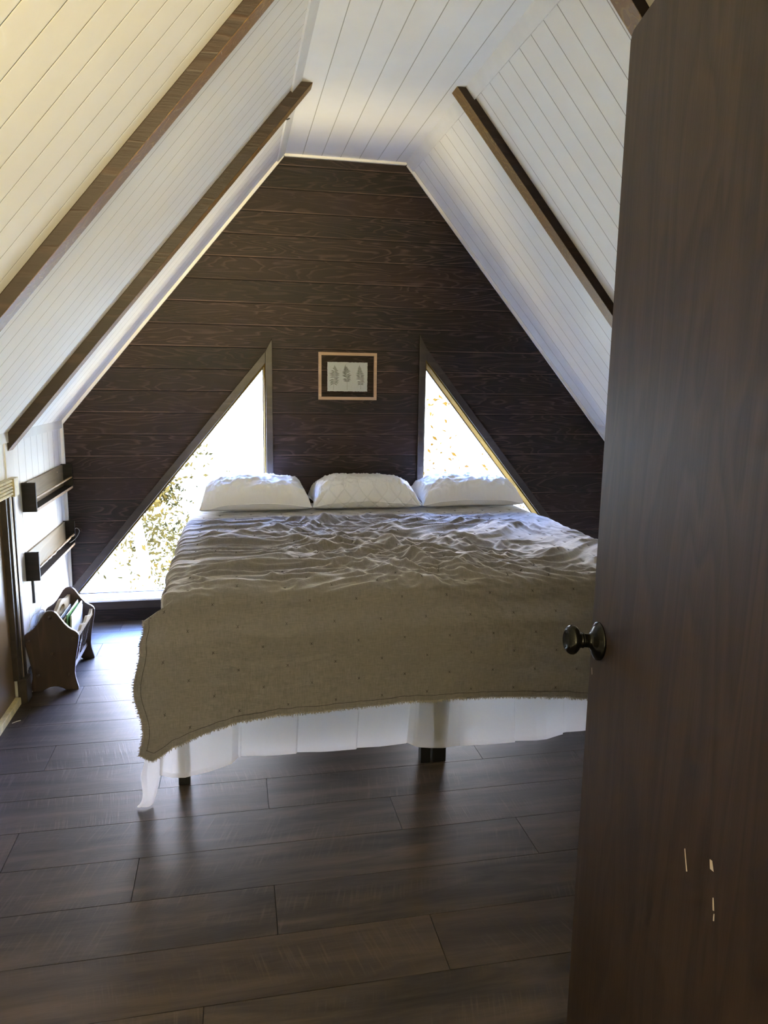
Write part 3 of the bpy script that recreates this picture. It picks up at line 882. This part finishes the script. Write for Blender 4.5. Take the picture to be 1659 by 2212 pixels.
paper = MB().prism(pp, 1, D-.0095, D-.0085).build('paper_sheet', M['paper'], pf)
def fern(xc, xb, zt, zb, zl, wmax, n, droop, seed):
    m_ = MB(); random.seed(seed); y = D-.0101
    def stem(t): return (xb + (xc-xb)*t + .002*math.sin(t*5+seed), zb + (zt-zb)*t)
    for i in range(24):
        a, b = stem(i/24.), stem((i+1)/24.); w_ = .0006*(1-.6*i/24)
        m_.add([(a[0]-w_, y, a[1]), (a[0]+w_, y, a[1]), (b[0]+w_, y, b[1]), (b[0]-w_, y, b[1])], [(0, 1, 2, 3)])
    t0 = (zl-zb)/(zt-zb)
    for i in range(n):
        q = i/(n-1.); t = t0 + (1-t0)*q*.985
        p = stem(t); L = wmax*min(1., (1-q)*1.75+.10)*(.75 + .25*min(1, q*6))
        ang0 = droop*(1-q)*-1 + .45*q + random.uniform(-.08, .08)
        for sd in (-1, 1):
            if random.random() < .06: continue
            Li = L*random.uniform(.85, 1.1); w_ = .0019*min(1, Li/.022+.35)
            pts = []
            for k in range(7):
                s2 = k/6.
                an = ang0 + .55 - .75*s2*(1-q*.5)
                pts.append((s2, an))
            cx_, cz_ = p; prev = None
            for k in range(6):
                an = pts[k][1]; st_ = Li/6
                nx, nz = cx_ + sd*math.cos(an)*st_, cz_ + math.sin(an)*st_
                wa = w_*math.sin(math.pi*(k/6.*.92+.08)); wb = w_*math.sin(math.pi*((k+1)/6.*.92+.08))
                ox, oz = -sd*math.sin(an), math.cos(an)
                m_.add([(cx_-ox*wa, y, cz_-oz*wa), (cx_+ox*wa, y, cz_+oz*wa), (nx+ox*wb, y, nz+oz*wb), (nx-ox*wb, y, nz-oz*wb)], [(0, 1, 2, 3)])
                cx_, cz_ = nx, nz
    return m_
for a in ((.632, .626, 1.613, 1.460, 1.500, .034, 15, .75, 11), (.702, .713, 1.616, 1.461, 1.512, .032, 17, .10, 12), (.792, .799, 1.616, 1.466, 1.497, .029, 17, .45, 13)):
    fern(*a).build('fern', M['fern'], paper, fix=False)

# ------------------------------------------------------------------ wall shelves
def shelf(y0, y1, zb, zt, label, worn):
    o = thing('wall_shelf', (XK, (y0+y1)/2, zb), label, 'shelf', 'shallow ledge shelves on the left knee wall')
    xf = XK + .064
    for ya, yb in ((y0, y0+.014), (y1-.014, y1)):
        MB().box(XK, xf, ya, yb, zb, zt).build('end_board', M['shelf'], o, .001)
    MB().box(XK, XK+.012, y0+.014, y1-.014, zb+.012, zt-.004).build('back_board', M['shelf_worn'], o, .001)
    b = MB().box(XK, xf-.002, y0+.014, y1-.014, zb, zb+.014)
    b.mi = [1 if i == 5 else 0 for i in range(len(b.f))]  # front edge face takes the paler wood colour
    b.build('bottom_board', [M['shelf'], M['shelf_edge']], o)
    if worn:
        pts = [(xf-.006+.002*noise.noise(Vector((0, y*14, 3))), y, zb+.062+.004*noise.noise(Vector((5, y*16, 1)))) for y in [y0+.014 + (y1-y0-.028)*i/40 for i in range(41)]]
        MB().tube(pts, [.0055+.0022*noise.noise(Vector((i*.4, 1, 2))) for i in range(41)], 8).build('front_rail', M['shelf_edge'], o)
    else:
        MB().box(xf-.011, xf-.002, y0+.014, y1-.014, zb+.062, zb+.071).build('front_rail', M['shelf_edge'], o, .001)
    for yy_ in (y0+.05, y1-.16):
        MB().lathe([(0, .004), (.002, .0035), (.003, .001)], (XK+.012, yy_, zt-.03), (1, 0, 0), 12).build('screw', M['brass'], o)
    return o
shelf(3.797, 4.652, .862, 1.005, 'upper dark wooden ledge shelf on the left knee wall', False)
shelf(3.772, 4.628, .522, .666, 'lower dark wooden ledge shelf with rough rail, above the magazine rack', True)

# outlet box, cords
ob_ = thing('wall_outlet', (XK, 3.90, .44), 'white power outlet box under the lower shelf', 'outlet')
MB().box(XK, XK+.012, 3.868, 3.945, .383, .497).build('cover_plate', M['plastic'], ob_, .003)
MB().box(XK-.001, XK+.010, 3.864, 3.868, .383, .500).build('side_shade', M['black'], ob_)  # black strip put in for the shaded side of the outlet box
so_ = MB()
for z in (.418, .462): so_.box(XK+.012, XK+.0135, 3.886, 3.926, z-.013, z+.013)
so_.build('socket', plain('ivory_socket', (.70, .68, .58), .4), ob_, .001)
def spline(pts, n=10):
    P_ = [Vector(p) for p in pts]; P_ = [P_[0]*2-P_[1]] + P_ + [P_[-1]*2-P_[-2]]; out = []
    for i in range(1, len(P_)-2):
        for k in range(n):
            t = k/n; a, b, c, d = P_[i-1:i+3]
            out.append(.5*((2*b) + (c-a)*t + (2*a-5*b+4*c-d)*t*t + (3*b-a-3*c+d)*t**3))
    out.append(P_[-2]); return out
tag(MB().tube(spline([(XK+.02, 4.12, .536), (XK+.008, 4.13, .50), (XK+.004, 4.16, .44), (XK+.004, 4.13, .39), (XK+.004, 4.06, .352), (XK+.005, 3.95, .312), (XK+.006, 3.86, .268), (XK+.008, 3.80, .22), (XK+.014, 3.76, .19)]), .0014, 6).build('power_cord', M['cord'], fix=False), 'thin grey cord hanging from the lower shelf down the wall', 'cord')
tag(MB().tube(spline([(XK+.045, 4.55, .545), (XK+.060, 4.60, .553), (XK+.070, 4.645, .566), (XK+.082, 4.655, .595), (XK+.070, 4.650, .615), (XK+.058, 4.632, .612)]), .0017, 6).build('power_cord', M['cord'], fix=False), 'small pale cord loop sticking out of the lower shelf end', 'cord')
tag(MB().tube(spline([(-.925, 3.80, .30), (-.955, 3.83, .355), (-.985, 3.80, .352), (-1.001, 3.76, .325), (-1.0045, 3.73, .28), (-1.0045, 3.71, .25), (-1.0045, 3.69, .22)]), .0030, 8).build('power_cord', M['plastic'], fix=False), 'thick white cord looping over the back of the magazine rack', 'cord')
tag(MB().tube(spline([(-1.0075, 3.640, .255), (-1.004, 3.636, .20), (-.999, 3.632, .15), (-.996, 3.630, .10), (-.996, 3.631, .06), (-.990, 3.634, .02), (-.984, 3.640, .003)]), .0019, 6).build('power_cord', M['cord'], fix=False), 'pale cord hanging down beside the near rack panel', 'cord')
tag(MB().tube(spline([(-.985, 3.30, .002), (-.97, 3.315, .002), (-.955, 3.322, .003)]), .0016, 6).build('cord_scrap', M['plastic'], fix=False), 'short white cord scrap on the floor by the knee wall door', 'cord')
tag(MB().tube(spline([(.262, 3.70, 2.735), (.258, 3.695, 2.715), (.268, 3.69, 2.703), (.284, 3.69, 2.708)]), .0028, 6).build('ceiling_hook', M['black'], fix=False), 'tiny black hook under the top of the left rafter', 'hook')

# ------------------------------------------------------------------ magazine rack
half = [(0, .405), (.010, .4045), (.020, .400), (.030, .390), (.045, .366), (.062, .340), (.080, .319), (.096, .307), (.110, .299), (.119, .290), (.124, .278), (.124, .262), (.121, .240), (.113, .199), (.106, .164), (.101, .128), (.097, .090), (.099, .064), (.105, .035), (.111, .012), (.111, .0), (.052, .0), (.046, .006), (.034, .014), (.018, .020), (0, .022)]
cxr = -.883
outl = [(cxr+a, z) for a, z in half] + [(cxr-a, z) for a, z in reversed(half[1:-1])]
rk = thing('magazine_rack', (cxr, 3.86, 0), 'dark wooden magazine rack with curved ends standing by left wall', 'magazine rack')
RY0, RY1 = 3.640, 4.062
for ya in (RY0, RY1-.0):
    MB().prism(outl, 1, ya, ya+.018).build('end_panel', M['rack'], rk, .003)
for a, z in ((0, .375), (-.101, .261), (.101, .261), (0, .190), (-.068, .083), (.068, .083)):
    MB().lathe([(0, .0085), (.002, .0085), (.0045, .007), (.006, .004), (.0065, .0)], (cxr+a, RY0, z), (0, -1, 0), 20).build('screw_plug', M['rack'], rk)
# central handle board with oval grip
def handle():
    import bmesh
    bm = bmesh.new()
    y0, y1 = RY0+.018, RY1
    L = y1-y0
    top = [(y0 + L*i/40, .385 + .012*math.sin(math.pi*i/40)**.6*0 + (-.018 + .030*math.exp(-((i/40-.5)/.22)**2))) for i in range(41)]
    bot = [(y0 + L*i/40, .302 + .022*(1-math.exp(-((i/40-.5)/.25)**2))) for i in reversed(range(41))]
    outer = top+bot
    hole = [(y0+L/2 + .055*math.cos(t), .350 + .019*math.sin(t)) for t in [2*math.pi*i/32 for i in range(32)]]
    allv = []
    for x in (cxr-.008, cxr+.008):
        lv = []; es = []
        for pts in (outer, hole):
            vs = [bm.verts.new((x, p[0], p[1])) for p in pts]
            es += [bm.edges.new((vs[i], vs[(i+1) % len(vs)])) for i in range(len(vs))]; lv.append(vs)
        bmesh.ops.triangle_fill(bm, use_beauty=True, edges=es); allv.append(lv)
    for a, b in zip(allv[0], allv[1]):
        for i in range(len(a)): bm.faces.new((a[i], a[(i+1) % len(a)], b[(i+1) % len(a)], b[i]))
    bmesh.ops.recalc_face_normals(bm, faces=bm.faces)
    me = bpy.data.meshes.new('handle_board'); bm.to_mesh(me); bm.free(); me.materials.append(M['rack_pale'])
    o = bpy.data.objects.new('handle_board', me); COL.objects.link(o); o.parent = rk; o.location = -rk.location
    return o
handle()
for sd in (-1, 1):
    xr = cxr + sd*.108
    pts = []
    L = RY1-RY0-.018
    top = [(RY0+.018+L*i/40, .276 + .008*math.cos(2*math.pi*i/40*3)) for i in range(41)]
    bot = [(p[0], .250) for p in reversed(top)]
    MB().prism(top+bot, 0, xr-.007, xr+.007).build('top_rail', M['rack_pale'] if sd > 0 else M['rack'], rk, .001)  # right rail paler than the left: window light put into its colour
    MB().box(cxr+sd*.070-.008, cxr+sd*.070+.008, RY0+.018, RY1, .074, .096).build('bottom_rail', M['rack'], rk, .001)
    for i in range(4):
        y = RY0+.018 + L*(i+.5)/4
        a = Vector((cxr+sd*.072, y, .094)); b = Vector((xr, y, .254))
        prof = [(0, .004), (.02, .0035), (.05, .0055), (.07, .003), (.075, .006), (.082, .003), (.09, .006), (.097, .003), (.12, .0055), (.145, .0035), ((b-a).length, .004)]
        MB().lathe(prof, a, b-a, 12).build('spindle', M['rack'], rk)
MB().box(cxr-.07, cxr+.07, RY0+.018, RY1, .066, .074).build('floor_board', M['rack'], rk)
mags = [(.018, .026, .345, 'mag_grey', 'grey magazine nearest the handle in the rack'), (.028, .039, .330, 'mag_yellow', 'cream magazine second from the handle in the rack'),
        (.038, .052, .352, 'mag_green', 'green covered magazine in the middle of the rack pocket'), (.048, .065, .338, 'mag_white', 'white magazine sticking up next to the rack rail')]
for i, (xb, xt, zt, mm, lab) in enumerate(mags):
    m_ = MB(); n_ = 12
    ya, yb = RY0+.035+.03*i, RY1-.03-.045*(3-i)*.6
    th = .005 + .002*(i % 2)
    for a in (0, 1):
        pass
    rows = []
    for j in range(n_+1):
        t = j/n_; z = .080 + (zt-.080)*t
        x = cxr + xb + (xt-xb)*t + .002*math.sin(math.pi*t)
        rows.append([(x, ya, z), (x+th, ya, z), (x+th, yb, z-.006*t*i), (x, yb, z-.006*t*i)])
    m_.grid(rows, smooth=False, close=True)
    m_.add(rows[-1], [(0, 1, 2, 3)]); m_.add(rows[0], [(3, 2, 1, 0)])
    mo = m_.build('magazine', [M[mm]], None)
    tag(mo, lab, 'magazine', 'magazines in the rack')
    pgs = MB().box(cxr+xt+.0008, cxr+xt+th-.0008, ya+.003, yb-.003, zt-.012, zt+.001)
    pgs.build('page_block', M['mag_white'], mo)

# ------------------------------------------------------------------ outside
def tree(x, y, zb, zt, rad, nleaf, leaf, size, label, seed):
    random.seed(seed)
    o = thing('tree', (x, y, zb), label, 'tree', 'trees on the slope beyond the windows')
    pts = [(x + .12*math.sin(i*.9+seed), y + .1*math.cos(i*.7+seed), zb + (zt-zb)*i/8) for i in range(9)]
    MB().tube(pts, [.12*(1-i/9.)+.02 for i in range(9)], 8).build('trunk', M['bark'], o, fix=False)
    fo_ = MB(); cl_ = []
    for k in range(14):
        t = random.uniform(.22, 1.); p = Vector(pts[min(8, int(t*8))]); a = random.uniform(0, 2*math.pi)
        L = rad*random.uniform(.35, 1.)*(1.15-.5*t)
        e = p + Vector((math.cos(a)*L, math.sin(a)*L, random.uniform(-.1, .5)*L))
        MB().tube([p, (p+e)/2 + Vector((0, 0, .08*L)), e], [.022, .013, .005], 5).build('branch', M['bark'], o, fix=False); cl_.append((p.lerp(e, .6), .34*L+.15)); cl_.append((e, .3*L+.15))
    for i in range(nleaf):
        c, r_ = random.choice(cl_)
        q = c + Vector((random.gauss(0, 1), random.gauss(0, 1), random.gauss(0, .8)))*r_*.6
        s2 = size*random.uniform(.6, 1.3)
        a = Vector((random.gauss(0, 1), random.gauss(0, 1), random.gauss(0, 1))).normalized()
        b = a.cross(Vector((random.gauss(0, 1), random.gauss(0, 1), random.gauss(0, 1)))).normalized()
        fo_.add([q - a*s2, q - b*s2*.45 - a*s2*.1, q + a*s2, q + b*s2*.45 - a*s2*.1], [(0, 1, 2, 3)])
    f2 = fo_.build('foliage', leaf, o, fix=False); f2['kind'] = 'stuff'
    return o
ground_z = -4.2
tree(1.0, 8.4, ground_z, 1.5, 1.3, 6000, M['leaf_green'], .036, 'yellow green tree close outside, between the two windows', 1)
tree(-4.7, 14.4, ground_z, 1.5, 2.0, 6000, M['leaf_green'], .052, 'leafy tree further off at the outer side of the left window', 2)
tree(-1.45, 11.2, ground_z, 2.0, 1.7, 7500, M['leaf_green'], .050, 'loose crowned tree seen in the upper part of the left window', 5)
tree(3.7, 11.2, ground_z, 1.8, 1.9, 900, M['leaf_gold'], .055, 'golden autumn tree outside the right window', 3)
gm = MB(); rows = []
for j in range(24):
    y = 7.5 + j*1.6
    rows.append([(x, y, ground_z + .26*max(0, y-9) + .35*noise.noise(Vector((x*.2, y*.2, 0)))) for x in [-22 + i*2 for i in range(24)]])
go = gm.grid(rows).build('ground', M['hillside'], fix=False); struct(go, 'pale sunlit hillside beyond the windows', 'ground')

# ------------------------------------------------------------------ light
w = bpy.data.worlds.new('daylight'); S.world = w; w.use_nodes = True
nt = w.node_tree; nt.nodes.clear(); T = NT(nt)
out = nt.nodes.new('ShaderNodeOutputWorld'); bg = nt.nodes.new('ShaderNodeBackground')
dv = T.sep(T.n('ShaderNodeTexCoord').outputs['Generated'])
def mr(v, a, b):
    nd = T.n('ShaderNodeMapRange', interpolation_type='SMOOTHSTEP'); T.set(nd, 0, v); nd.inputs[1].default_value = a; nd.inputs[2].default_value = b; return nd.outputs[0]
SKY = (10., 18., 44.); BAND = (18.6, 18.5, 20.); LOW = (20., 18.2, 12.6); BACK = (32., 26.8, 14.)
c = T.mix(mr(dv[2], -.14, .03), LOW, T.mix(mr(dv[2], .18, .55), BAND, SKY))
c = T.mix(mr(dv[1], .15, -.25), c, T.mix(mr(dv[2], -.09, .03), BACK, (.7, .75, .6)))
T.set(bg, 0, c); bg.inputs[1].default_value = 1.0
nt.links.new(bg.outputs[0], out.inputs[0])

sun = bpy.data.lights.new('sun', 'SUN'); sun.energy = 14.; sun.angle = R(.6); sun.color = (1., .93, .78)
so = bpy.data.objects.new('sun', sun); COL.objects.link(so)
so.rotation_euler = Vector((.75, .35, -.72)).to_track_quat('-Z', 'Y').to_euler()

def portal(loc, rx, sx, sy):
    l = bpy.data.lights.new('window_portal', 'AREA'); l.shape = 'RECTANGLE'; l.size = sx; l.size_y = sy
    l.cycles.is_portal = True
    o = bpy.data.objects.new('window_portal', l); COL.objects.link(o); o.location = loc; o.rotation_euler = (rx, 0, 0)
portal((-.41, D+.2, .89), R(-90), 1.24, 1.54)
portal((1.84, D+.2, .91), R(-90), 1.26, 1.58)
portal(((NW[0]+NW[1])/2, NEAR-.16, (NW[2]+NW[3])/2), R(90), NW[1]-NW[0]+.05, NW[3]-NW[2]+.05)

# ------------------------------------------------------------------ camera
cam = bpy.data.cameras.new('camera'); co_ = bpy.data.objects.new('camera', cam); COL.objects.link(co_)
cam.sensor_fit = 'VERTICAL'; cam.sensor_height = 36.; cam.lens = 36.*1588.5/2212; cam.clip_start = .05
yaw, pitch, roll = R(11.596), R(9.858), R(.8315)
f = Vector((math.sin(yaw)*math.cos(pitch), math.cos(yaw)*math.cos(pitch), -math.sin(pitch)))
r = Vector((math.cos(yaw), -math.sin(yaw), 0)); u = r.cross(f)
r2 = r*math.cos(roll) + u*math.sin(roll); u2 = u*math.cos(roll) - r*math.sin(roll)
from mathutils import Matrix
mw = Matrix((( r2.x, u2.x, -f.x, 0), (r2.y, u2.y, -f.y, 0), (r2.z, u2.z, -f.z, 1.5), (0, 0, 0, 1)))
co_.matrix_world = mw
S.camera = co_
S.view_settings.view_transform = 'Standard'; S.view_settings.look = 'None'
S.view_settings.exposure = 1.74; S.view_settings.gamma = 1.0; S.view_settings.use_curve_mapping = False
cy = S.cycles
cy.use_denoising = True
try: cy.denoiser = 'OPENIMAGEDENOISE'
except Exception: pass
cy.max_bounces = 10; cy.diffuse_bounces = 5; cy.glossy_bounces = 4; cy.transmission_bounces = 6; cy.transparent_max_bounces = 12
cy.adaptive_threshold = .03; cy.sample_clamp_indirect = 8.0; cy.caustics_reflective = False; cy.caustics_refractive = False
